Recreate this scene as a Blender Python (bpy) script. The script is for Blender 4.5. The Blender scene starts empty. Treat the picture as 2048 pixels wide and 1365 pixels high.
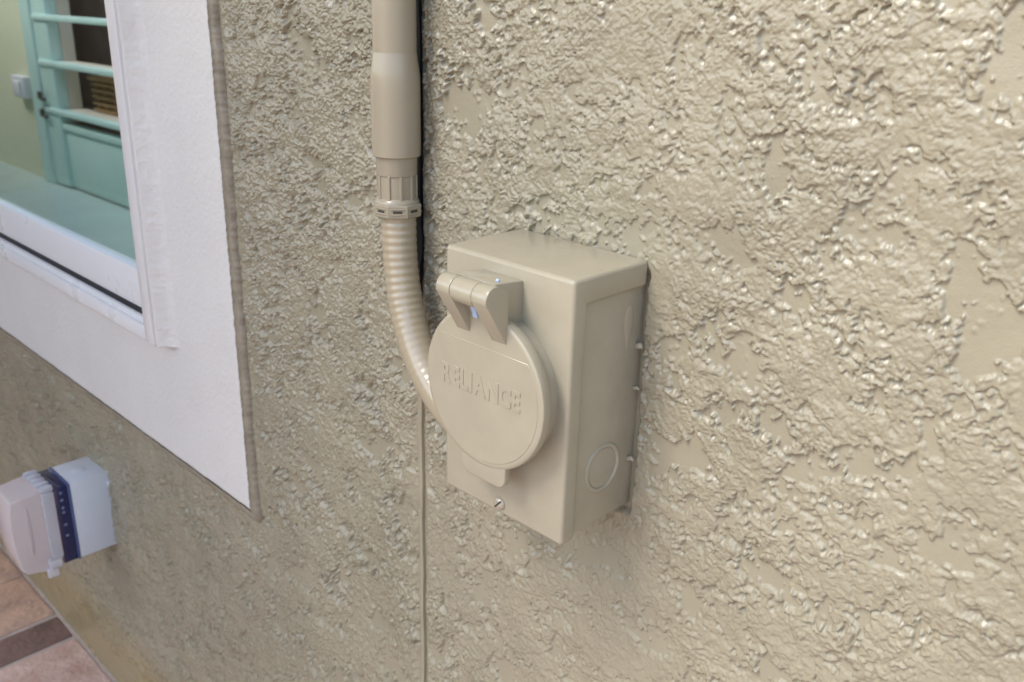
import bpy, bmesh, math, random
import numpy as np
from mathutils import Matrix, Vector

sc = bpy.context.scene
COL = sc.collection
R = math.radians

# ------------------------------------------------------------------ camera
cam_d = bpy.data.cameras.new('camera')
cam = bpy.data.objects.new('camera', cam_d)
COL.objects.link(cam)
rt = Vector((0.7125228, 0.7011638, 0.0260864))
up = Vector((-0.2618454, 0.2312267, 0.9370012))
fw = Vector((-0.6509595, 0.6744653, -0.3483508))
m = Matrix((rt, up, -fw)).transposed().to_4x4()
m.translation = Vector((0.4652, -0.4900, 0.1589))
cam.matrix_world = m
cam_d.sensor_width = 36.0
cam_d.lens = 31.84
cam_d.clip_start = 0.02
cam_d.clip_end = 2000
cam_d.dof.use_dof = True
cam_d.dof.focus_distance = 0.70
cam_d.dof.aperture_fstop = 11.0
sc.camera = cam

# ------------------------------------------------------------------ light
SUN_EL, SUN_AZ = 50.0, 204.0          # azimuth clockwise from +Y, seen from above
w = bpy.data.worlds.new('World')
sc.world = w
w.use_nodes = True
nt = w.node_tree
bg = nt.nodes['Background']
sky = nt.nodes.new('ShaderNodeTexSky')
sky.sky_type = 'NISHITA'
sky.sun_disc = False
sky.sun_elevation = R(SUN_EL)
sky.sun_rotation = R(SUN_AZ)
sky.air_density = 1.0
sky.dust_density = 2.0
sky.ozone_density = 0.6
nt.links.new(sky.outputs[0], bg.inputs[0])
bg.inputs[1].default_value = 0.15
sd = bpy.data.lights.new('sun', 'SUN')
sd.energy = 1.15
sd.angle = R(30)
sd.color = (1.0, 0.97, 0.92)
so = bpy.data.objects.new('sun', sd)
COL.objects.link(so)
sdir = Vector((math.sin(R(SUN_AZ)) * math.cos(R(SUN_EL)), math.cos(R(SUN_AZ)) * math.cos(R(SUN_EL)), math.sin(R(SUN_EL))))
so.rotation_euler = sdir.to_track_quat('Z', 'Y').to_euler()
so.location = sdir * 20
sc.view_settings.view_transform = 'Standard'
sc.view_settings.look = 'None'
sc.view_settings.gamma = 1.0
sc.view_settings.use_curve_mapping = False
sc.view_settings.exposure = 1.4

# ------------------------------------------------------------------ materials
MAT = {}
def material(name, col, rough=0.5, spec=0.5, metal=0.0, bump=0.0, bscale=400.0, var=0.0, vscale=20.0, coat=0.0, trans=0.0, ior=1.45, detail=4.0, var_col=None):
    mt = bpy.data.materials.new(name)
    mt.use_nodes = True
    n = mt.node_tree.nodes
    l = mt.node_tree.links
    p = n['Principled BSDF']
    p.inputs['Base Color'].default_value = (*col, 1)
    p.inputs['Roughness'].default_value = rough
    p.inputs['Specular IOR Level'].default_value = spec
    p.inputs['Metallic'].default_value = metal
    p.inputs['Coat Weight'].default_value = coat
    p.inputs['Transmission Weight'].default_value = trans
    p.inputs['IOR'].default_value = ior
    tc = n.new('ShaderNodeNewGeometry')
    if var > 0:
        t = n.new('ShaderNodeTexNoise')
        t.inputs['Scale'].default_value = vscale
        t.inputs['Detail'].default_value = 6
        t.inputs['Roughness'].default_value = 0.6
        l.new(tc.outputs['Position'], t.inputs['Vector'])
        mx = n.new('ShaderNodeMix')
        mx.data_type = 'RGBA'
        c2 = var_col or tuple(c * (1 - var) for c in col)
        mx.inputs[6].default_value = (*col, 1)
        mx.inputs[7].default_value = (*c2, 1)
        rp = n.new('ShaderNodeMapRange')
        rp.inputs[1].default_value = 0.35
        rp.inputs[2].default_value = 0.7
        l.new(t.outputs[0], rp.inputs[0])
        l.new(rp.outputs[0], mx.inputs[0])
        l.new(mx.outputs[2], p.inputs['Base Color'])
        rr = n.new('ShaderNodeMapRange')
        rr.inputs[3].default_value = rough * 0.85
        rr.inputs[4].default_value = min(1, rough * 1.2)
        l.new(t.outputs[0], rr.inputs[0])
        l.new(rr.outputs[0], p.inputs['Roughness'])
    if bump > 0:
        t2 = n.new('ShaderNodeTexNoise')
        t2.inputs['Scale'].default_value = bscale
        t2.inputs['Detail'].default_value = detail
        l.new(tc.outputs['Position'], t2.inputs['Vector'])
        b = n.new('ShaderNodeBump')
        b.inputs['Strength'].default_value = 1.0
        b.inputs['Distance'].default_value = bump
        l.new(t2.outputs[0], b.inputs['Height'])
        l.new(b.outputs[0], p.inputs['Normal'])
    MAT[name] = mt
    return mt

TAN = (0.314, 0.286, 0.203)
material('stucco_paint', TAN, 0.26, 0.7, bump=0.0002, bscale=700, var=0.18, vscale=9)
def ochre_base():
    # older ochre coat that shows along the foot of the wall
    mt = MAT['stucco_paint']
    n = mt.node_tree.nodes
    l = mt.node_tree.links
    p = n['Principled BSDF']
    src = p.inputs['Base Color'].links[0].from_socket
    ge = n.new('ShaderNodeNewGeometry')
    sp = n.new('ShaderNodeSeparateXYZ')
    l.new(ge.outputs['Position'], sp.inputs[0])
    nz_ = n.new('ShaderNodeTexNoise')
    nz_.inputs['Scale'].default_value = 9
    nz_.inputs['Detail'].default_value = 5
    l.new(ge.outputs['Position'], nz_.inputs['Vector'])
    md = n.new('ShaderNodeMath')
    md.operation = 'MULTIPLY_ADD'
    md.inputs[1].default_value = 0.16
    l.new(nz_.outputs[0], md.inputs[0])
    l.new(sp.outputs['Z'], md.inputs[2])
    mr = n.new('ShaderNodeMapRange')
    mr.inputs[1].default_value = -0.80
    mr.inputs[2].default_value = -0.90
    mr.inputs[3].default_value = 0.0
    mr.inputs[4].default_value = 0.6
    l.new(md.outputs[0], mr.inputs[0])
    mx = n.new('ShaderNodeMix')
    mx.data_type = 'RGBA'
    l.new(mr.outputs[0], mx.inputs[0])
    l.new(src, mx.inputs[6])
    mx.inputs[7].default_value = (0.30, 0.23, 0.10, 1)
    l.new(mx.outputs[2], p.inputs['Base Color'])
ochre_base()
material('box_paint', (0.375, 0.340, 0.250), 0.24, 0.7, bump=0.00010, bscale=220, var=0.09, vscale=32)
material('hose_paint', (0.36, 0.31, 0.215), 0.16, 0.8, bump=0.00008, bscale=120, coat=0.3)
material('conduit_paint', (0.325, 0.288, 0.21), 0.22, 0.7, bump=0.00006, bscale=150, var=0.05, vscale=30)
material('unpainted_black', (0.012, 0.013, 0.016), 0.5)
material('pale_blue_plastic', (0.42, 0.55, 0.80), 0.4)
material('screw_metal', (0.45, 0.41, 0.33), 0.32, metal=0.3, bump=0.0001, bscale=500)
material('dark_slot', (0.05, 0.045, 0.035), 0.6)
material('white_stucco', (0.63, 0.62, 0.59), 0.5, 0.4, bump=0.0011, bscale=210, var=0.05, vscale=9)
material('rough_white', (0.63, 0.62, 0.59), 0.5, 0.4, bump=0.0005, bscale=300)
material('trim_edge', (0.29, 0.255, 0.19), 0.4, bump=0.0005, bscale=260, var=0.3, vscale=60)
material('vinyl_white', (0.66, 0.66, 0.655), 0.28, 0.5, var=0.03, vscale=12)
material('black_rubber', (0.015, 0.015, 0.017), 0.6)
material('green_wall', (0.72, 0.74, 0.54), 0.7, var=0.08, vscale=2)
material('mint_paint', (0.60, 0.83, 0.79), 0.4, var=0.05, vscale=5)
material('cream_paint', (0.74, 0.70, 0.60), 0.5)
material('brown_back', (0.40, 0.29, 0.24), 0.7, var=0.35, vscale=5)
material('teal_floor', (0.58, 0.71, 0.65), 0.25, var=0.15, vscale=3)
material('wood', (0.45, 0.28, 0.13), 0.5, var=0.4, vscale=40)
material('brass_dark', (0.12, 0.11, 0.09), 0.4, metal=0.6)
material('white_plastic', (0.75, 0.75, 0.78), 0.4)
material('outlet_grey', (0.60, 0.635, 0.68), 0.35, var=0.03, vscale=30)
material('outlet_blue', (0.008, 0.013, 0.075), 0.12, 0.6, coat=0.5)
material('outlet_blue_edge', (0.08, 0.11, 0.26), 0.2)
material('clear_plastic', (0.92, 0.92, 0.97), 0.04, 0.5, trans=0.6, ior=1.4)
material('bubble_plastic', (0.82, 0.74, 0.73), 0.12, 0.5, trans=0.45, ior=1.35)
material('eave_white', (0.62, 0.60, 0.56), 0.7)
material('roof_tile', (0.25, 0.13, 0.09), 0.8, var=0.3, vscale=5)
material('blocker_brown', (0.24, 0.15, 0.085), 0.8, var=0.3, vscale=3)
material('mortar', (0.52, 0.45, 0.41), 0.9, bump=0.001, bscale=300, var=0.3, vscale=40)
material('soil', (0.42, 0.26, 0.14), 0.95, bump=0.01, bscale=60, var=0.3, vscale=8)

def brick_mat(name, c1, c2):
    material(name, c1, 0.65, 0.35, bump=0.0030, bscale=90, var=0.4, vscale=17, var_col=c2)
brick_mat('brick_peach', (0.66, 0.45, 0.33), (0.38, 0.26, 0.21))
brick_mat('brick_dark', (0.17, 0.115, 0.10), (0.27, 0.17, 0.14))
brick_mat('brick_pink', (0.68, 0.52, 0.47), (0.45, 0.29, 0.24))
brick_mat('brick_orange', (0.55, 0.31, 0.18), (0.43, 0.27, 0.19))

def glass_mat(name, tint=(0.96, 0.995, 0.98)):
    mt = bpy.data.materials.new(name)
    mt.use_nodes = True
    n = mt.node_tree.nodes
    l = mt.node_tree.links
    n.remove(n['Principled BSDF'])
    out = n['Material Output']
    tr = n.new('ShaderNodeBsdfTransparent')
    tr.inputs[0].default_value = (*tint, 1)
    gl = n.new('ShaderNodeBsdfGlossy')
    gl.inputs['Roughness'].default_value = 0.02
    fr = n.new('ShaderNodeFresnel')
    ge = n.new('ShaderNodeNewGeometry')
    mr = n.new('ShaderNodeMapRange')      # the same reflectance on both faces of the sheet
    mr.inputs[3].default_value = 1.45
    mr.inputs[4].default_value = 1 / 1.45
    l.new(ge.outputs['Backfacing'], mr.inputs[0])
    l.new(mr.outputs[0], fr.inputs[0])
    mx = n.new('ShaderNodeMixShader')
    l.new(fr.outputs[0], mx.inputs[0])
    l.new(tr.outputs[0], mx.inputs[1])
    l.new(gl.outputs[0], mx.inputs[2])
    l.new(mx.outputs[0], out.inputs['Surface'])
    MAT[name] = mt
glass_mat('window_glass')

# ------------------------------------------------------------------ helpers
def link(name, me, mat, parent=None, smooth=False):
    o = bpy.data.objects.new(name, me)
    COL.objects.link(o)
    if mat:
        me.materials.append(MAT[mat])
    if smooth:
        me.polygons.foreach_set('use_smooth', [True] * len(me.polygons))
    if parent:
        o.parent = parent
        o.matrix_parent_inverse = parent.matrix_world.inverted()
    return o

def empty(name, loc):
    o = bpy.data.objects.new(name, None)
    o.location = loc
    o.matrix_world = Matrix.Translation(loc)
    o.empty_display_size = 0.05
    COL.objects.link(o)
    return o

def tag(o, label=None, cat=None, group=None, kind=None):
    if label: o['label'] = label
    if cat: o['category'] = cat
    if group: o['group'] = group
    if kind: o['kind'] = kind
    return o

def finish(name, bm, mat, parent=None, smooth=False, angle=None):
    bmesh.ops.recalc_face_normals(bm, faces=bm.faces)
    me = bpy.data.meshes.new(name)
    bm.to_mesh(me)
    bm.free()
    o = link(name, me, mat, parent, smooth or angle is not None)
    if angle is not None:
        me.set_sharp_from_angle(angle=R(angle))
    return o

def add_box(bm, x0, x1, y0, y1, z0, z1, bev=0.0, seg=2):
    b2 = bmesh.new()
    r = bmesh.ops.create_cube(b2, size=1.0)
    for v in b2.verts:
        v.co = Vector((x0 + (v.co.x + .5) * (x1 - x0), y0 + (v.co.y + .5) * (y1 - y0), z0 + (v.co.z + .5) * (z1 - z0)))
    if bev > 0:
        bmesh.ops.bevel(b2, geom=list(b2.edges), offset=bev, segments=seg, profile=0.5, affect='EDGES')
    tmp = bpy.data.meshes.new('tmp')
    b2.to_mesh(tmp)
    b2.free()
    bm.from_mesh(tmp)
    bpy.data.meshes.remove(tmp)

def box(name, x0, x1, y0, y1, z0, z1, mat, parent=None, bev=0.0, seg=2):
    bm = bmesh.new()
    add_box(bm, x0, x1, y0, y1, z0, z1, bev, seg)
    return finish(name, bm, mat, parent, angle=35 if bev else None)

def lathe(bm, prof, center, axis='Z', n=64, a0=0.0, cap=True):
    """prof: list of (radius, height)."""
    rings = []
    for r, h in prof:
        ring = []
        for i in range(n):
            a = a0 + 2 * math.pi * i / n
            c, s = math.cos(a) * r, math.sin(a) * r
            if axis == 'Z': co = (c, s, h)
            elif axis == 'Y': co = (c, h, s)
            else: co = (h, c, s)
            ring.append(bm.verts.new(Vector(co) + Vector(center)))
        rings.append(ring)
    for a, b in zip(rings, rings[1:]):
        for i in range(n):
            bm.faces.new((a[i], a[(i + 1) % n], b[(i + 1) % n], b[i]))
    if cap:
        bm.faces.new(rings[0])
        bm.faces.new(rings[-1])
    return rings

def prism(bm, pts, axis, a0, a1):
    """extrude polygon pts along axis. axis X: pts are (y,z); Y: (x,z); Z: (x,y)"""
    def co(p, a):
        return {'X': (a, p[0], p[1]), 'Y': (p[0], a, p[1]), 'Z': (p[0], p[1], a)}[axis]
    A = [bm.verts.new(co(p, a0)) for p in pts]
    B = [bm.verts.new(co(p, a1)) for p in pts]
    bm.faces.new(A)
    bm.faces.new(B)
    n = len(pts)
    for i in range(n):
        bm.faces.new((A[i], A[(i + 1) % n], B[(i + 1) % n], B[i]))

def bevel_all(bm, off, seg=3, min_angle=20):
    bmesh.ops.recalc_face_normals(bm, faces=bm.faces)
    bm.normal_update()
    es = [e for e in bm.edges if len(e.link_faces) == 2 and e.calc_face_angle(0) > R(min_angle)]
    bmesh.ops.bevel(bm, geom=es, offset=off, segments=seg, profile=0.5, affect='EDGES', clamp_overlap=True)

GZ = -1.075
# ------------------------------------------------------------------ noise (numpy)
def hash2(ix, iy, seed):
    h = (ix.astype(np.int64) * 374761393 + iy.astype(np.int64) * 668265263 + seed * 1442695041) & 0xFFFFFFFF
    h = ((h ^ (h >> 13)) * 1274126177) & 0xFFFFFFFF
    return (h ^ (h >> 16)) & 0xFFFF

GA = np.linspace(0, 2 * np.pi, 65536, endpoint=False)
GX, GY = np.cos(GA).astype(np.float32), np.sin(GA).astype(np.float32)

def perlin(x, y, scale, seed):
    x = x / scale
    y = y / scale
    xi = np.floor(x)
    yi = np.floor(y)
    fx = (x - xi).astype(np.float32)
    fy = (y - yi).astype(np.float32)
    u = fx * fx * fx * (fx * (fx * 6 - 15) + 10)
    v = fy * fy * fy * (fy * (fy * 6 - 15) + 10)
    def g(dx, dy):
        h = hash2(xi + dx, yi + dy, seed)
        return GX[h] * (fx - dx) + GY[h] * (fy - dy)
    a = g(0, 0); b = g(1, 0); c = g(0, 1); d = g(1, 1)
    return 1.5 * ((a + u * (b - a)) * (1 - v) + (c + u * (d - c)) * v)

def worley(x, y, scale, seed):
    """F1 distance, 3x3 search"""
    x = x / scale
    y = y / scale
    xi = np.floor(x)
    yi = np.floor(y)
    best = np.full(x.shape, 9.0, np.float32)
    for dx in (-1, 0, 1):
        for dy in (-1, 0, 1):
            h = hash2(xi + dx, yi + dy, seed)
            px = xi + dx + 0.15 + 0.7 * ((h & 255) / 255.0)
            py = yi + dy + 0.15 + 0.7 * ((h >> 8) / 255.0)
            d = (px - x) ** 2 + (py - y) ** 2
            best = np.minimum(best, d.astype(np.float32))
    return np.sqrt(best)

def sstep(a, b, t):
    t = np.clip((t - a) / (b - a), 0, 1)
    return t * t * (3 - 2 * t)

JX = -0.1195                      # x of the vertical wall joint
TRX, TRZ = -0.4365, -0.4350       # right and bottom edge of the window trim
def stucco_height(X, Z):
    """raised clumps of trowelled stucco over a smooth coat; millimetres in, metres out"""
    x = X * 1450
    z = Z * 1450
    # trowel direction: stretched a little along a diagonal
    wx = x + 5 * perlin(x, z, 17, 11) + 2.2 * perlin(x, z, 6, 12)
    wz = z + 5 * perlin(x, z, 17, 13) + 2.2 * perlin(x, z, 6, 14)
    ax = 0.83 * wx + 0.35 * wz
    az = -0.35 * wx + 1.0 * wz
    big = perlin(ax, az, 62, 1) + 0.55 * perlin(wx, wz, 28, 2) + 0.55 * perlin(wx, wz, 12, 3) + 0.32 * perlin(x, z, 5, 4)
    big = big + 0.19 + 0.06 * (1 - sstep(-0.15, 0.22, X))
    M = sstep(-0.10, 0.02, big)
    M2 = sstep(0.10, 0.85, big)
    w1 = np.clip(1.0 - worley(wx, wz, 4.6, 21) * 1.25, 0, 1)
    w2 = np.clip(1.0 - worley(wx, wz, 2.6, 22) * 1.25, 0, 1)
    bl = np.abs(perlin(wx, wz, 8.0, 23)) + 0.7 * np.abs(perlin(x, z, 3.6, 24))
    med = np.abs(perlin(wx, wz, 17, 25))
    loc = 0.75 + 0.75 * sstep(-0.3, 0.5, perlin(x, z, 55, 26)) + 0.45 * (1 - sstep(-0.15, 0.1, X))
    rough = 0.62 * np.sqrt(w1) + 0.42 * np.sqrt(w2) + 1.5 * bl
    fine = perlin(x, z, 2.6, 5)
    clump = M * (0.75 + 0.85 * loc * rough + 1.5 * med + 0.6 * M2 + 0.22 * fine)
    # crumbs strewn over the smooth parts
    cr = np.clip(1.0 - worley(x + 2 * perlin(x, z, 5, 31), z, 11.0, 32) * 3.4, 0, 1)
    sel = sstep(0.05, 0.3, perlin(x, z, 40, 33))
    crumbs = 1.3 * np.sqrt(cr) * sel * (1 - M)
    base = 1.1 * perlin(x, z, 120, 41) + 0.35 * perlin(x, z, 30, 42) + 0.07 * perlin(x, z, 7, 43)
    amp = 0.85 + 0.35 * sstep(0.0, 0.5, perlin(x, z, 230, 51) + 0.3)
    amp = amp * (0.74 + 0.55 * (1 - sstep(-0.25, 0.10, X)))
    h = base + amp * (clump + crumbs)
    # narrow crevice where the stucco stops short of the inlet box
    cxd = np.maximum(np.maximum(-0.002 - X, X - 0.1175), 0)
    czd = np.maximum(np.maximum(-0.193 - Z, Z - 0.001), 0)
    crv = (1 - sstep(2.0, 4.5, np.sqrt(cxd ** 2 + czd ** 2) * 1000 + 1.6 * perlin(x, z, 12, 91))) * (1 - sstep(-0.014, -0.004, Z))
    h = h * (1 - crv) - 3.5 * crv
    # smooth shoulder that falls into the vertical joint
    dj = np.abs(X - JX) * 1000
    f = sstep(3.0, 11.0, dj)
    h = h * (0.12 + 0.88 * f) - 1.0 * (1 - sstep(2.0, 4.0, dj))
    # rolled lip of stucco against the window trim
    ddx = np.maximum(X - TRX, 0) * 1000
    ddz = np.maximum(TRZ - Z, 0) * 1000
    dt = np.sqrt(ddx ** 2 + ddz ** 2)
    lip = 1 - sstep(9.0, 17.0, dt + 1.2 * perlin(x, z, 9, 61))
    h = h * (1 - 0.85 * lip) + lip * (2.5 + 0.5 * perlin(x, z, 14, 62))
    # the lowest strip over the paving is smoother
    low = sstep(GZ + 0.02, GZ + 0.19, Z)
    h = base * 0.5 + (h - base * 0.5) * (0.18 + 0.82 * low)
    return h / 1000.0

# ------------------------------------------------------------------ house
GZ = -1.075
house = empty('house', (0, 0, GZ))
tag(house, 'tan painted stucco house wall with a white trimmed window at its left', 'house')

def spaced(segs):
    out = [segs[0][0]]
    for a, b, d0, d1 in segs:
        n = max(1, int(round((b - a) / (0.5 * (d0 + d1)))))
        t = np.linspace(0, 1, n + 1)[1:]
        # linear change of the step from d0 to d1
        s = (d0 * t + 0.5 * (d1 - d0) * t * t) / (0.5 * (d0 + d1))
        out.extend(a + (b - a) * s)
    return np.array(out)

WX0, WX1, WZ0, WZ1 = -1.85, -0.64, -0.235, 0.95     # window opening
xs = spaced([(-9.0, -2.2, 0.5, 0.05), (-2.2, -0.9, 0.012, 0.0035), (-0.9, -0.44, 0.0035, 0.0013), (-0.44, -0.10, 0.0012, 0.00095),
             (-0.10, 0.42, 0.00085, 0.0007), (0.42, 0.6, 0.001, 0.01), (0.6, 3.0, 0.02, 0.3)])
zs = spaced([(GZ - 0.03, -0.62, 0.0036, 0.0018), (-0.62, -0.20, 0.0014, 0.0009), (-0.20, 0.185, 0.0008, 0.0008), (0.185, 0.3, 0.002, 0.01), (0.3, 1.56, 0.02, 0.2)])
# snap lines to the opening
for v in (WX0, WX1): xs[np.argmin(abs(xs - v))] = v
for v in (WZ0, WZ1): zs[np.argmin(abs(zs - v))] = v
nx, nz = len(xs), len(zs)
XX, ZZ = np.meshgrid(xs, zs)
H = stucco_height(XX, ZZ)
ln = perlin(XX * 1000, ZZ * 1000, 13, 77)
V = np.empty((nz * nx, 3), np.float32)
V[:, 0] = (XX + 0.10 * H * ln).ravel()
V[:, 1] = (-H).ravel()
sag = 0.45 * np.clip(H, 0, 1)
sag[0, :] = 0
V[:, 2] = (ZZ - sag).ravel()
ii, jj = np.meshgrid(np.arange(nz - 1), np.arange(nx - 1), indexing='ij')
cx = 0.5 * (xs[:-1] + xs[1:])
cz = 0.5 * (zs[:-1] + zs[1:])
keep = ~((cx[None, :] > WX0) & (cx[None, :] < WX1) & (cz[:, None] > WZ0) & (cz[:, None] < WZ1))
# nothing is seen behind the trim: drop the fine grid there
keep &= ~((cx[None, :] > -1.99) & (cx[None, :] < TRX - 0.006) & (cz[:, None] > TRZ + 0.006) & (cz[:, None] < 1.09))
a = (ii * nx + jj)[keep]
F = np.stack([a, a + 1, a + nx + 1, a + nx], 1).astype(np.int32)
me = bpy.data.meshes.new('stucco_wall')
me.vertices.add(len(V))
me.vertices.foreach_set('co', V.ravel())
me.loops.add(F.size)
me.loops.foreach_set('vertex_index', F.ravel())
me.polygons.add(len(F))
me.polygons.foreach_set('loop_start', np.arange(0, F.size, 4, dtype=np.int32))
me.polygons.foreach_set('loop_total', np.full(len(F), 4, np.int32))
me.polygons.foreach_set('use_smooth', np.ones(len(F), bool))
me.update(calc_edges=True)
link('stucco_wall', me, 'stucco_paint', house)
print('wall quads', len(F))

# vertical joint: painted bead below, bare dark gap where the conduit kept the paint off
bm = bmesh.new()
n = 90
ring = []
rr = random.Random(3)
for k in range(n + 1):
    z = GZ + 0.02 + (-0.10 - GZ - 0.02) * k / n
    wv = 0.0004 * math.sin(k * 0.7) + rr.uniform(-.00025, .00025)
    ring.append([bm.verts.new((JX + dx + wv, dy + rr.uniform(-.0001, .0001), z)) for dx, dy in ((-.0050, .004), (-.0044, -.0018), (-.0030, -.0034), (-.0004, -.0034), (.0014, -.0026), (.0019, .0016), (.0028, .0018), (.0032, .004))])
for p, q in zip(ring, ring[1:]):
    for i in range(7):
        bm.faces.new((p[i], p[i + 1], q[i + 1], q[i]))
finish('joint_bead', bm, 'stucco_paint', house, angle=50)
bm = bmesh.new()
pts = []
rows = []
for k in range(61):
    z = -0.10 + 0.55 * k / 60
    e1, e2 = rr.uniform(-.0007, .0007), rr.uniform(-.0012, .0012)
    if k < 6:
        e2 -= (6 - k) * .0010
    rows.append([bm.verts.new((JX - 0.020 + e1, -0.0030, z)), bm.verts.new((JX + 0.0036 + e2, -0.0030, z)), bm.verts.new((JX + 0.0036 + e2, 0.003, z))])
for p, q in zip(rows, rows[1:]):
    for i in range(2):
        bm.faces.new((p[i], p[i + 1], q[i + 1], q[i]))
o = finish('joint_gap', bm, 'unpainted_black', house)
o['label'] = 'bare black strip behind the conduit'

# eave over the wall (out of frame, it shades the wall top)
bm = bmesh.new()
add_box(bm, -9, 3, -0.42, 0.1, 1.55, 1.60, 0.005)
finish('eave_soffit', bm, 'eave_white', house)
bm = bmesh.new()
prism(bm, [(-0.46, 1.605), (-0.46, 1.645), (0.08, 1.655), (0.08, 1.61)], 'X', -9, 3)
finish('roof', bm, 'roof_tile', house)
# unseen slab and beams, added to darken the left part of the wall
bm = bmesh.new()
add_box(bm, -9, -0.60, -2.6, -0.48, 1.50, 1.54, 0.004)
for k in range(9):
    add_box(bm, -8.75 + k * .98, -8.65 + k * .98, -2.5, -0.50, 1.36, 1.499, 0.003)
finish('sky_blocker', bm, 'eave_white', house)
box('low_light_blocker', -9, -0.95, -2.1, -1.95, GZ - .02, 0.20, 'blocker_brown', house)  # unseen low brown wall, added to cut light on the lower left

# ------------------------------------------------------------------ window trim (white stucco band round the opening)
TY = -0.012
def trim_grid(name, u0, u1, v0, v1, du, seed, hole):
    us = np.concatenate([np.arange(u0, u1, du), [u1]])
    vs = np.concatenate([np.arange(v0, v1, du), [v1]])
    return us, vs
tx = np.concatenate([np.linspace(-2.0, -1.3, 40)[:-1], np.linspace(-1.3, -0.72, 200)[:-1], np.linspace(-0.72, TRX, 220)])
tz = np.concatenate([np.linspace(TRZ, -0.2, 150)[:-1], np.linspace(-0.2, 0.2, 260)[:-1], np.linspace(0.2, 1.1, 40)])
X2, Z2 = np.meshgrid(tx, tz)
xm, zm = X2 * 1000, Z2 * 1000
hh = 0.45 * perlin(xm, zm, 45, 71) + 0.16 * perlin(xm, zm, 9, 72) + 0.10 * np.clip(perlin(xm, zm, 4, 73), 0, 1)
# ragged outer edge
er = (TRX - X2) * 1000
eb = (Z2 - TRZ) * 1000
ed = np.minimum(er, eb)
rnd = 1 - sstep(0, 5, ed)
hh = hh - 2.2 * rnd ** 2
# bullnose rise of stucco against the window frame
df = np.maximum(X2 - (-0.6025), 0) * 1000
below = Z2 < -0.262
rise = np.where(below, 0, np.clip(1 - df / 24.0, 0, 1)) 
rise = rise ** 2.0
hh = hh + rise * 19.5 + 4 * rise * (1 - rise) * (2.2 * perlin(xm, zm, 15, 74) + 1.7 * np.abs(perlin(xm, zm, 8, 75)) + 0.35 * perlin(xm, zm, 4, 78))
Yv = TY - hh / 1000
xe = X2 + np.where(er < 1.5, 0.0012 * perlin(xm, zm, 5, 81) + 0.0008 * perlin(xm, zm, 20, 82), 0)
ze = Z2 + np.where(eb < 1.5, 0.0012 * perlin(xm, zm, 5, 83) + 0.0008 * perlin(xm, zm, 20, 84), 0)
nX, nZ = len(tx), len(tz)
verts = np.stack([xe, Yv, ze], 2).reshape(-1, 3)
fx = 0.5 * (tx[:-1] + tx[1:])
fz = 0.5 * (tz[:-1] + tz[1:])
kp = ~((fx[None, :] > -1.87) & (fx[None, :] < -0.610) & (fz[:, None] > -0.25) & (fz[:, None] < 0.97))
i2, j2 = np.meshgrid(np.arange(nZ - 1), np.arange(nX - 1), indexing='ij')
a = (i2 * nX + j2)[kp]
faces = np.stack([a, a + 1, a + nX + 1, a + nX], 1)
me = bpy.data.meshes.new('window_trim')
me.from_pydata(verts.tolist(), [], faces.tolist())
link('window_trim', me, 'white_stucco', house, True)
# tan edge of the trim: its side and underside
bm = bmesh.new()
g = verts.reshape(nZ, nX, 3)
p0 = None
line = [g[k, -1] for k in range(nZ - 1, -1, -1)] + [g[0, k] for k in range(nX - 2, -1, -1)]
rows = []
for k, p in enumerate(line):
    side = k < nZ - 1
    dx, dz, sc_ = (1, 0, .62) if side else (0, -1, 1.0)
    if k == nZ - 1: dx, dz, sc_ = .75, -1, .9
    wob = 1 + 0.07 * math.sin(k * .13) + 0.08 * math.sin(k * .043 + 1) + rr.uniform(-.03, .03)
    row = []
    for off, dy in ((0, .0002), (.0014, .0030), (.0034, .0022), (.0075, .0018), (.0120, .0036), (.0150, .0080), (.0165, .0160)):
        o_ = off * sc_ * wob
        row.append(bm.verts.new((p[0] + dx * o_, TY + dy + rr.uniform(-.0001, .0001), p[2] + dz * o_)))
    rows.append(row)
for p, q in zip(rows, rows[1:]):
    for i in range(6):
        bm.faces.new((p[i], p[i + 1], q[i + 1], q[i]))
finish('trim_edge', bm, 'trim_edge', house, smooth=True)

# ------------------------------------------------------------------ window
FX1, FXL = -0.605, -1.875      # outer right / left of the vinyl frame
FZ0, FZ1 = -0.259, 0.98
FY = -0.035
bm = bmesh.new()
def ring_frame(bm, x0, x1, z0, z1, w, y0, y1, bev=0.0015, wb=None):
    wb = w if wb is None else wb
    add_box(bm, x1 - w, x1, y0, y1, z0, z1, bev)
    add_box(bm, x0, x0 + w, y0, y1, z0, z1, bev)
    add_box(bm, x0 + w - .001, x1 - w + .001, y0 + .0004, y1, z0 + .0003, z0 + wb, bev)
    add_box(bm, x0 + w - .001, x1 - w + .001, y0 + .0004, y1, z1 - w, z1, bev)
ring_frame(bm, FXL, FX1, FZ0, FZ1, 0.024, FY, 0.02, wb=0.020)
# stepped track of the sill
add_box(bm, FXL + .02, FX1 - .02, FY + .006, 0.018, FZ0 + .010, FZ0 + .0275, 0.0015)
window = finish('window', bm, 'vinyl_white', house, angle=35)
box('gasket', FXL + .024, FX1 - .022, FY + .0105, 0.010, FZ0 + .020, FZ0 + .0352, 'black_rubber', window)
bm = bmesh.new()
ring_frame(bm, FXL + .028, FX1 - .0255, FZ0 + .0298, FZ1 - .02, 0.008, FY + .012, -0.004, bev=0.002, wb=0.057)
finish('sash', bm, 'vinyl_white', window, angle=35)
box('pane', FXL + .03, FX1 - .030, -0.016, -0.012, FZ0 + .08, FZ1 - .025, 'window_glass', window)

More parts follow.
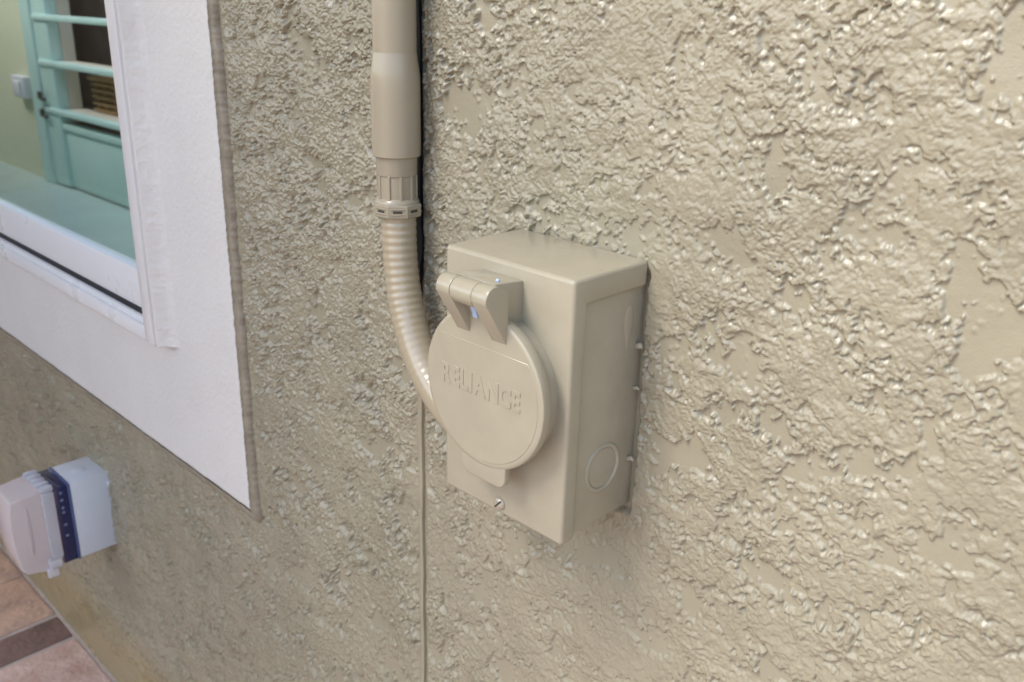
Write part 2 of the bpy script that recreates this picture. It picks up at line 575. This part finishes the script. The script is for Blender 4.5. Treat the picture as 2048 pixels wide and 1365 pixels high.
# ------------------------------------------------------------------ room behind the glass
CY = 1.547
FLZ = -0.95
box('interior_floor', -8.9, 0.6, 0.11, 3.4, FLZ - 0.05, FLZ, 'teal_floor', house)
bm = bmesh.new()
add_box(bm, -8.9, -5.585, CY, CY + 0.12, FLZ, 1.45)
finish('interior_wall', bm, 'green_wall', house)
box('interior_wall', -4.0, 0.6, CY, CY + 0.12, FLZ, 1.45, 'green_wall', house)
box('interior_wall', -9.0, -8.9, 0.1, 3.4, FLZ, 1.45, 'green_wall', house)

door = empty('glazed_door', (-4.9, CY, FLZ))
tag(door, 'mint green door with horizontal glazing bars, seen through the window glass', 'door')
box('jamb', -5.575, -5.42, CY - .03, CY + .03, FLZ, 1.3, 'mint_paint', door, .006)
box('stile', -5.418, -5.20, CY - .018, CY + .045, FLZ + .012, 1.28, 'mint_paint', door, .004)
box('stile', -4.18, -4.02, CY - .018, CY + .045, FLZ + .012, 1.28, 'mint_paint', door, .004)
box('reveal', -5.21, -5.19, CY + .045, CY + .115, -0.56, 1.25, 'cream_paint', door)
box('lower_panel', -5.21, -4.17, CY + .002, CY + .04, FLZ + .012, -0.57, 'mint_paint', door, .003)
box('panel_rail', -5.21, -4.17, CY - .012, CY + .05, -0.60, -0.565, 'mint_paint', door, .004)
for zc in (0.27, 0.02, -0.23, -0.50):
    r_ = box('glazing_bar', -5.40, -4.17, CY - .03, CY + .02, zc - .016, zc + .016, 'mint_paint', door, .006)
box('ledge', -5.19, -4.1, CY + .02, CY + .13, -0.49, -0.483, 'cream_paint', door)
box('ledge', -5.19, -4.1, CY + .02, CY + .11, -0.222, -0.215, 'cream_paint', door)
for zc, s in ((-.42, 1), (-.52, 1)):
    bm = bmesh.new()
    add_box(bm, -5.43, -5.405, CY - .05, CY - .028, zc - .022, zc + .022, .004)
    add_box(bm, -5.40, -5.34, CY - .05, CY - .03, zc - .028, zc - .012, .004)
    finish('latch', bm, 'brass_dark', door)
box('interior_wall', -7.6, -3.9, CY + 0.36, CY + 0.40, FLZ, 1.45, 'brown_back', house)['label'] = 'brown wall behind the mint door'

rack = empty('wooden_rack', (-4.84, CY + .16, -0.482))
tag(rack, 'small brown wooden rack on the ledge behind the mint door', 'rack')
for k in range(5):
    box('slat', -4.99, -4.69, CY + .10, CY + .17, -.478 + k * .036, -.460 + k * .036, 'wood', rack, .003)
for xx in (-4.97, -4.86, -4.75):
    box('upright', xx, xx + .022, CY + .115, CY + .155, -.482, -.31, 'wood', rack, .003)
box('lid_board', -5.02, -4.67, CY + .09, CY + .18, -.305, -.285, 'wood', rack, .004)

sw = empty('wall_box', (-5.73, CY, -.39))
tag(sw, 'small white wall box on the green wall, left of the mint door', 'wall box')
box('case', -5.84, -5.64, CY - .05, CY, -.46, -.33, 'white_plastic', sw, .01, 3)
box('face', -5.80, -5.68, CY - .062, CY - .049, -.45, -.36, 'white_plastic', sw, .005)

# ------------------------------------------------------------------ conduit
AX, AY = -0.1183, -0.026
con = empty('conduit', (AX, AY, 0))
tag(con, 'tan painted electrical conduit pipe running down the wall into the inlet box', 'conduit')
bm = bmesh.new()
lathe(bm, [(.0172, .10), (.0172, 1.55)], (AX, AY, 0), n=64)
finish('pipe', bm, 'conduit_paint', con, angle=40)
bm = bmesh.new()
lathe(bm, [(.0150, .120), (.0173, .1215), (.0178, .117), (.0190, .109), (.0196, .103), (.0197, .090), (.0197, .0425), (.0190, .0418), (.0172, .0420), (.0165, .06)], (AX, AY, 0), n=72, cap=False)
finish('bell_coupling', bm, 'conduit_paint', con, angle=40)
bm = bmesh.new()
prof = [(.0168, .06), (.0168, .0280), (.0164, .0268), (.0155, .0262), (.0155, .0085), (.0172, .0070), (.0182, .0055), (.0182, .0035), (.0150, .003)]
lathe(bm, prof, (AX, AY, 0), n=72)
for k in range(10):
    a = 2 * math.pi * (k + .25) / 10
    b2 = bmesh.new()
    add_box(b2, .0145, .0167, -.0013, .0013, .0065, .0272, .0005, 1)
    bmesh.ops.transform(b2, matrix=Matrix.Translation((AX, AY, 0)) @ Matrix.Rotation(a, 4, 'Z'), verts=b2.verts)
    t = bpy.data.meshes.new('t'); b2.to_mesh(t); b2.free(); bm.from_mesh(t); bpy.data.meshes.remove(t)
finish('connector', bm, 'conduit_paint', con, angle=35)
# locknut: eight flats with slots
bm = bmesh.new()
NUT = 8
n0 = math.pi / NUT + 0.12
ap = .0205
def nutring(r, z): return [bm.verts.new((AX + r * math.cos(n0 + 2 * math.pi * i / NUT), AY + r * math.sin(n0 + 2 * math.pi * i / NUT), z)) for i in range(NUT)]
rings = [nutring(.0150, .0040), nutring(ap - .001, .0040), nutring(ap, .0030), nutring(ap, -.0058), nutring(ap - .001, -.0068), nutring(.0135, -.0068)]
for p, q in zip(rings, rings[1:]):
    for i in range(NUT):
        bm.faces.new((p[i], p[(i + 1) % NUT], q[(i + 1) % NUT], q[i]))
nut = finish('locknut', bm, 'conduit_paint', con)
for i in range(NUT):
    a = n0 + 2 * math.pi * (i + .5) / NUT
    rad = ap * math.cos(math.pi / NUT)
    bm = bmesh.new()
    add_box(bm, rad - .003, rad + .0002, -.0040, .0040, -.0024, .0001, .0004, 1)
    bmesh.ops.transform(bm, matrix=Matrix.Translation((AX, AY, 0)) @ Matrix.Rotation(a, 4, 'Z'), verts=bm.verts)
    finish('slot', bm, 'dark_slot', nut)
    bm = bmesh.new()
    for zz in (.0005, -.0038):
        add_box(bm, rad - .002, rad + .0007, -.0058, .0058, zz, zz + .0012, .0004, 1)
    bmesh.ops.transform(bm, matrix=Matrix.Translation((AX, AY, 0)) @ Matrix.Rotation(a, 4, 'Z'), verts=bm.verts)
    finish('rib', bm, 'conduit_paint', nut)

# corrugated flexible hose, curving into the left side of the box
def bez(p, t):
    a, b, c, d = [Vector(q) for q in p]
    s = 1 - t
    return a * s ** 3 + b * 3 * s * s * t + c * 3 * s * t * t + d * t ** 3
path_c = [(AX + .0015, AY, .0), (AX + .0005, AY - .001, -.082), (-.088, -.036, -.150), (.006, -.043, -.166)]
NS = 420
pts = [bez(path_c, k / NS) for k in range(NS + 1)]
cum = [0]
for p, q in zip(pts, pts[1:]): cum.append(cum[-1] + (q - p).length)
bm = bmesh.new()
prev = None
upv = Vector((0, 1, 0))
for k, p in enumerate(pts):
    t = (pts[min(k + 1, NS)] - pts[max(k - 1, 0)]).normalized()
    s1 = t.cross(upv).normalized()
    s2 = s1.cross(t).normalized()
    ph = cum[k] / 0.0066 * 2 * math.pi + 0.5 * math.sin(cum[k] * 70)
    fade = 1.0 - 0.72 * min(1, max(0, (cum[k] - 0.075) / 0.05))
    r = .0146 + (.00021 * fade) * math.sin(ph) + .00012 * math.sin(cum[k] * 90)
    ring = [bm.verts.new(p + (s1 * math.cos(2 * math.pi * i / 40) + s2 * math.sin(2 * math.pi * i / 40)) * r) for i in range(40)]
    if prev:
        for i in range(40):
            bm.faces.new((prev[i], prev[(i + 1) % 40], ring[(i + 1) % 40], ring[i]))
    prev = ring
finish('flexible_hose', bm, 'hose_paint', con, smooth=True)

# ------------------------------------------------------------------ power inlet box
BW, BH, BD = 0.12, 0.191, 0.078
ib = empty('power_inlet_box', (BW / 2, 0, -BH))
tag(ib, 'tan painted power inlet box with round hinged lid on the stucco wall', 'inlet box')
bm = bmesh.new()
prism(bm, [(-0.001, 0), (-BD, 0), (-BD, -BH), (-.0635, -BH), (-.0635, -.0185), (-0.001, -.0185)], 'X', 0, BW)
bevel_all(bm, .0030, 4)
finish('cover', bm, 'box_paint', ib, angle=30)
bm = bmesh.new()
add_box(bm, .0014, BW - .0040, -.0725, .006, -BH + .0012, -.006, .0012)
body = finish('body', bm, 'box_paint', ib, angle=30)
# knockout ring on the right side
bm = bmesh.new()
prof = []
for k in range(9):
    a = math.pi * k / 8
    prof.append((.0172 + .0021 * math.cos(a), BW - .0042 + .0015 * math.sin(a)))
lathe(bm, prof, (0, -.0324, -.1475), 'X', 64, cap=False)
finish('knockout_ring', bm, 'box_paint', body, smooth=True)
bm = bmesh.new()
lathe(bm, [(.0149, BW - .0045), (.0149, BW - .00375), (.0142, BW - .0036), (.0002, BW - .0036)], (0, -.0324, -.1475), 'X', 64, cap=False)
finish('knockout_disc', bm, 'box_paint', body, angle=40)
# paint sag high on the right side
bm = bmesh.new()
bmesh.ops.create_uvsphere(bm, u_segments=20, v_segments=12, radius=1)
for v in bm.verts:
    k = 1 - 0.55 * (v.co.z < 0) * (-v.co.z)
    v.co = Vector((BW - .0040 + v.co.x * .0005, -.0135 + v.co.y * .0050 * k, -.043 + v.co.z * (.020 if v.co.z < 0 else .013)))
finish('paint_run', bm, 'box_paint', body, smooth=True)
# round collar and lid
LX, LZ = .0600, -.0865
bm = bmesh.new()
lathe(bm, [(.0512, -.0760), (.0515, -.0785), (.0515, -.0860), (.0508, -.0885), (.047, -.089), (.047, -.0915)], (LX, 0, LZ), 'Y', 96)
collar = finish('collar', bm, 'box_paint', ib, angle=35)
bm = bmesh.new()
# lid: rim band plus face; face has a recess bounded by a circle and a straight chord
lathe(bm, [(.0535, -.0895), (.0560, -.0900), (.0570, -.0915), (.0570, -.0965), (.0566, -.0978), (.0556, -.0985), (.0535, -.0987), (.0002, -.0987)], (LX, 0, LZ), 'Y', 128)
lid = finish('lid', bm, 'box_paint', ib, angle=35)
# slightly raised field on the lid (leaves the flat chord at its top)
bm = bmesh.new()
rf = .0525
ch = .0315
pl = []
a1 = math.asin(ch / rf)
N = 80
for k in range(N + 1):
    a = math.pi - a1 + (math.pi + 2 * a1) * k / N
    pl.append((LX + rf * math.cos(a), LZ + rf * math.sin(a)))
prism(bm, pl, 'Y', -.0980, -.09905)
bevel_all(bm, .0003, 1, 30)
finish('lid_field', bm, 'box_paint', lid, angle=25)
# pull tab
bm = bmesh.new()
tabp = []
x0, x1, zt, zb = .0400, .0835, -.130, -.1548
rad = .008
tabp += [(x0, zt), (x0, zb + rad + .004)]
for k in range(7):
    a = math.pi + (math.pi / 2) * k / 6
    tabp.append((x0 + rad + rad * math.cos(a), zb + rad + rad * math.sin(a)))
for k in range(7):
    a = 1.5 * math.pi + (math.pi / 2) * k / 6
    tabp.append((x1 - rad + rad * math.cos(a), zb + rad + rad * math.sin(a)))
tabp += [(x1, -.139), (x1 + .003, -.1352), (x1 + .006, -.130)]
prism(bm, tabp, 'Y', -.0925, -.0981)
bevel_all(bm, .0012, 3, 30)
finish('pull_tab', bm, 'box_paint', lid, angle=30)
# raised lettering
cu = bpy.data.curves.new('txt', 'FONT')
HC = .0138
txt = 'RELIANCE'
xcur = 0.0
glyphs = []
for chh in txt:
    cu2 = bpy.data.curves.new('g', 'FONT')
    cu2.body = chh
    cu2.size = HC / 0.70
    cu2.extrude = .00042
    cu2.offset = .00052
    cu2.bevel_depth = .00018
    cu2.bevel_resolution = 1
    cu2.resolution_u = 6
    ob = bpy.data.objects.new('g', cu2)
    COL.objects.link(ob)
    glyphs.append(ob)
bpy.context.view_layer.update()
dg = bpy.context.evaluated_depsgraph_get()
meshes = []
for ob in glyphs:
    mm = bpy.data.meshes.new_from_object(ob.evaluated_get(dg))
    mm.name = 'letter'
    co = np.array([v.co[:] for v in mm.vertices])
    meshes.append((mm, co[:, 0].min(), co[:, 0].max()))
for ob in glyphs:
    c = ob.data
    bpy.data.objects.remove(ob)
    bpy.data.curves.remove(c)
bpy.data.curves.remove(cu)
gap = .0016
tot = sum(b - a for _, a, b in meshes) + gap * (len(meshes) - 1)
sx = .0765 / tot
xc = LX - .0765 / 2 - .0012
for mm, a, b in meshes:
    for v in mm.vertices:
        v.co = Vector((xc + (v.co.x - a) * sx, -.0990 - v.co.z, -.0906 + v.co.y))
    link('letter', mm, 'box_paint', lid)
    mm.set_sharp_from_angle(angle=R(30))
    xc += (b - a + gap) * sx
# hinge bracket fixed to the collar
bm = bmesh.new()
prism(bm, [(-.0770, -.0095), (-.1040, -.0068), (-.1040, -.022), (-.0980, -.0365), (-.0770, -.0400)], 'X', .0400, .0765)
bevel_all(bm, .0012, 2)
finish('hinge_bracket', bm, 'box_paint', ib, angle=30)
# hinge barrel: two ears on the lid with a knuckle between
HY, HZ, HR = -.1093, -.0150, .0087
def ear(x0, x1):
    bm = bmesh.new()
    pts_ = []
    tang = math.atan2(-(.0475 - .0165), .0195)
    aF = R(195)
    for k in range(25):
        a = R(60) + (aF - R(60)) * k / 24
        pts_.append((HY + HR * math.cos(a), HZ + HR * math.sin(a)))
    pts_.append((-.0986, -.0478))
    pts_.append((-.0975, -.0478))
    pts_.append((-.0975, -.0120))
    prism(bm, pts_, 'X', x0, x1)
    bevel_all(bm, .0005, 2, 40)
    finish('hinge_ear', bm, 'box_paint', lid, angle=30)
ear(.0355, .0482)
ear(.0690, .0826)
bm = bmesh.new()
lathe(bm, [(HR - .0006, .0486), (HR - .0001, .0490), (HR - .0001, .0682), (HR - .0006, .0686)], (0, HY, HZ), 'X', 64)
finish('hinge_knuckle', bm, 'box_paint', ib, angle=35)
bm = bmesh.new()
prism(bm, [(-.1035, -.0232), (-.1000, -.0228), (-.0986, -.0345), (-.0992, -.0362)], 'X', .0515, .0560)
finish('bare_plastic', bm, 'pale_blue_plastic', lid)['label'] = 'pale blue unpainted spot under the hinge'
bm = bmesh.new()
lathe(bm, [(.0009, .0712), (.0009, .0735)], (0, -.0975, -.0066), 'X', 12)
finish('spring_end', bm, 'pale_blue_plastic', ib)
# cover screw
bm = bmesh.new()
lathe(bm, [(.0048, -.0775), (.0048, -.0788), (.0044, -.0798), (.0034, -.0807), (.0018, -.0812), (.0002, -.0813)], (.0604, 0, -.1818), 'Y', 32)
scr = finish('screw', bm, 'screw_metal', ib, angle=40)
bm = bmesh.new()
add_box(bm, -.0040, .0040, -.0815, -.0795, -.0006, .0006)
bmesh.ops.transform(bm, matrix=Matrix.Translation((.0604, 0, -.1818)) @ Matrix.Rotation(R(-48), 4, 'Y'), verts=bm.verts)
finish('slot', bm, 'dark_slot', scr)
# blobs of paint that bridge the box and the wall on the right side
for zc, ln_, s in ((-.062, .005, 1.2), (-.094, .005, .7), (-.150, .005, 1.0)):
    bm = bmesh.new()
    bmesh.ops.create_icosphere(bm, subdivisions=2, radius=1)
    for v in bm.verts:
        v.co = Vector((BW - .0022 + v.co.x * ln_ * .8, -.0030 + v.co.y * .0018 * s, zc + v.co.z * .0022 * s + 0.0008 * math.sin(v.co.x * 4)))
    finish('paint_bridge', bm, 'box_paint', ib, smooth=True)

# ------------------------------------------------------------------ covered outlet low on the wall
ob = empty('outdoor_outlet', (-.962, 0, -.717))
tag(ob, 'grey outdoor outlet box with blue band and clear bubble cover near the paving', 'outlet box')
OX0, OX1 = -1.000, -.9235
bk = box('back_box', OX0, OX1, -.062, .004, -.717, -.579, 'outlet_grey', ob, .0015)
bm = bmesh.new()
lathe(bm, [(.0115, -.5795), (.0115, -.5784), (.0105, -.5780), (.0002, -.5780)], (-.962, -.033, 0), 'Z', 32, cap=False)
finish('knockout_plug', bm, 'outlet_grey', bk, angle=40)
for zz in (-.600, -.694):
    bm = bmesh.new()
    add_box(bm, OX1 - .002, OX1 + .007, -.004, .004, zz - .005, zz + .005, .0012)
    finish('mounting_lug', bm, 'outlet_grey', bk)
box('gasket_edge', OX0 - .0008, OX1 + .0008, -.066, -.0625, -.7178, -.578, 'outlet_blue_edge', ob, .0006)
bb = box('blue_band', OX0 + .001, OX1 - .0004, -.088, -.0662, -.7165, -.5795, 'outlet_blue', ob, .001)
for zz in (-.590, -.603, -.617, -.625, -.648, -.668):
    bm = bmesh.new()
    prof = [(.0020, 0), (.0020, .0004), (.0014, .0004), (.0014, 0)]
    lathe(bm, prof, (OX1 - .0006, -.077, zz), 'X', 20, cap=False)
    finish('moulded_ring', bm, 'pale_blue_plastic', bb)
# clear cover frame with scalloped top
bm = bmesh.new()
y0, y1 = -.106, -.088
add_box(bm, OX1 - .004, OX1 + .004, y0, y1, -.700, -.582, .002)
add_box(bm, OX0 - .004, OX0 + .004, y0, y1, -.700, -.582, .002)
add_box(bm, OX0 + .0005, OX1 - .0005, y0 + .0005, y1 - .0005, -.706, -.699, .002)
add_box(bm, OX0 + .0005, OX1 - .0005, y0 + .0005, y1 - .0005, -.583, -.576, .002)
cf = finish('cover_frame', bm, 'clear_plastic', ob, angle=40)
for k in range(5):
    bm = bmesh.new()
    xk = OX0 + .006 + k * .0163
    prof = [(.0002, y0 - .002), (.0050, y0 - .001), (.0062, y0 + .003), (.0062, y1 - .003), (.0050, y1 + .001), (.0002, y1 + .002)]
    lathe(bm, prof, (xk, 0, -.5775), 'Y', 24)
    finish('hinge_knuckle', bm, 'clear_plastic', cf, angle=50)
bm = bmesh.new()
add_box(bm, OX1 - .008, OX1 + .006, -.112, -.092, -.717, -.700, .003)
add_box(bm, OX1 - .005, OX1 + .003, -.116, -.098, -.733, -.716, .003)
finish('latch', bm, 'clear_plastic', cf, angle=50)
# pinkish bubble
bm = bmesh.new()
profl = [(-.104, -.5765), (-.150, -.5815), (-.1535, -.600), (-.1555, -.625), (-.1555, -.650), (-.1535, -.680), (-.149, -.706), (-.143, -.7155), (-.104, -.7215)]
prism(bm, profl, 'X', OX0 + .001, OX1 - .001)
for v in bm.verts:
    if v.co.y < -.13:
        v.co.x = -.962 + (v.co.x + .962) * .93
bevel_all(bm, .0030, 3, 25)
bub = finish('bubble_cover', bm, 'bubble_plastic', ob, angle=30)
bm = bmesh.new()
N = 24
pl = []
for k in range(N):
    a = 2 * math.pi * k / N
    pl.append((-.1300 + .0042 * math.cos(a), -.640 + .044 * math.sin(a)))
prism(bm, pl, 'X', OX1 - .006, OX1 - .0016)
bevel_all(bm, .001, 2, 30)
finish('finger_grip', bm, 'bubble_plastic', bub, angle=30)

# ------------------------------------------------------------------ paving
gm = bpy.data.meshes.new('ground')
gm.from_pydata([(-600, -600, GZ - .06), (600, -600, GZ - .06), (600, -.0, GZ - .06), (-600, 0, GZ - .06)], [], [(0, 1, 2, 3)])
tag(link('ground', gm, 'soil'), kind='structure')
pm = bpy.data.meshes.new('paving')
pm.from_pydata([(-6, -2.5, GZ - .004), (3, -2.5, GZ - .004), (3, .02, GZ - .004), (-6, .02, GZ - .004), (-6, -2.5, GZ - .08), (3, -2.5, GZ - .08), (3, .02, GZ - .08), (-6, .02, GZ - .08)], [],
               [(0, 1, 2, 3), (0, 4, 5, 1), (1, 5, 6, 2), (2, 6, 7, 3), (3, 7, 4, 0)])
paving = tag(link('paving', pm, 'mortar'), kind='structure')
rb = random.Random(8)
def brick(x0, x1, y0, y1, mat):
    bm = bmesh.new()
    add_box(bm, x0, x1, y0, y1, GZ - .03, GZ + rb.uniform(-.0015, .0015), .004, 2)
    for v in bm.verts:
        v.co.x += .0016 * math.sin(v.co.y * 40 + x0 * 9)
        if v.co.z > GZ - .01:
            v.co.z += .0010 * math.sin(v.co.x * 31 + v.co.y * 23)
    finish('brick', bm, mat, paving, angle=40)
cols = [(-1.700, -1.512, 'brick_peach'), (-1.508, -1.322, 'brick_peach'), (-1.312, -1.227, 'brick_dark'), (-1.217, -1.010, 'brick_pink')]
x = -1.000
while x < 1.6:
    wd = rb.choice([.095, .19, .19, .2])
    cols.append((x, x + wd, rb.choice(['brick_peach', 'brick_pink', 'brick_orange', 'brick_dark'])))
    x += wd + .010
x = -1.710
while x > -3.0:
    wd = rb.choice([.095, .19, .19, .2])
    cols.append((x - wd, x, rb.choice(['brick_peach', 'brick_pink', 'brick_orange', 'brick_dark'])))
    x -= wd + .010
for i, (x0, x1, mt_) in enumerate(cols):
    y = -.008
    k = 0
    while y > -2.4:
        L = rb.choice([.2, .2, .3]) if k else (.24 if i < 4 else rb.choice([.1, .2, .2]))
        brick(x0, x1, y - L, y, mt_ if k == 0 else rb.choice(['brick_peach', 'brick_pink', 'brick_orange', 'brick_dark', 'brick_peach']))
        y -= L + .010
        k += 1
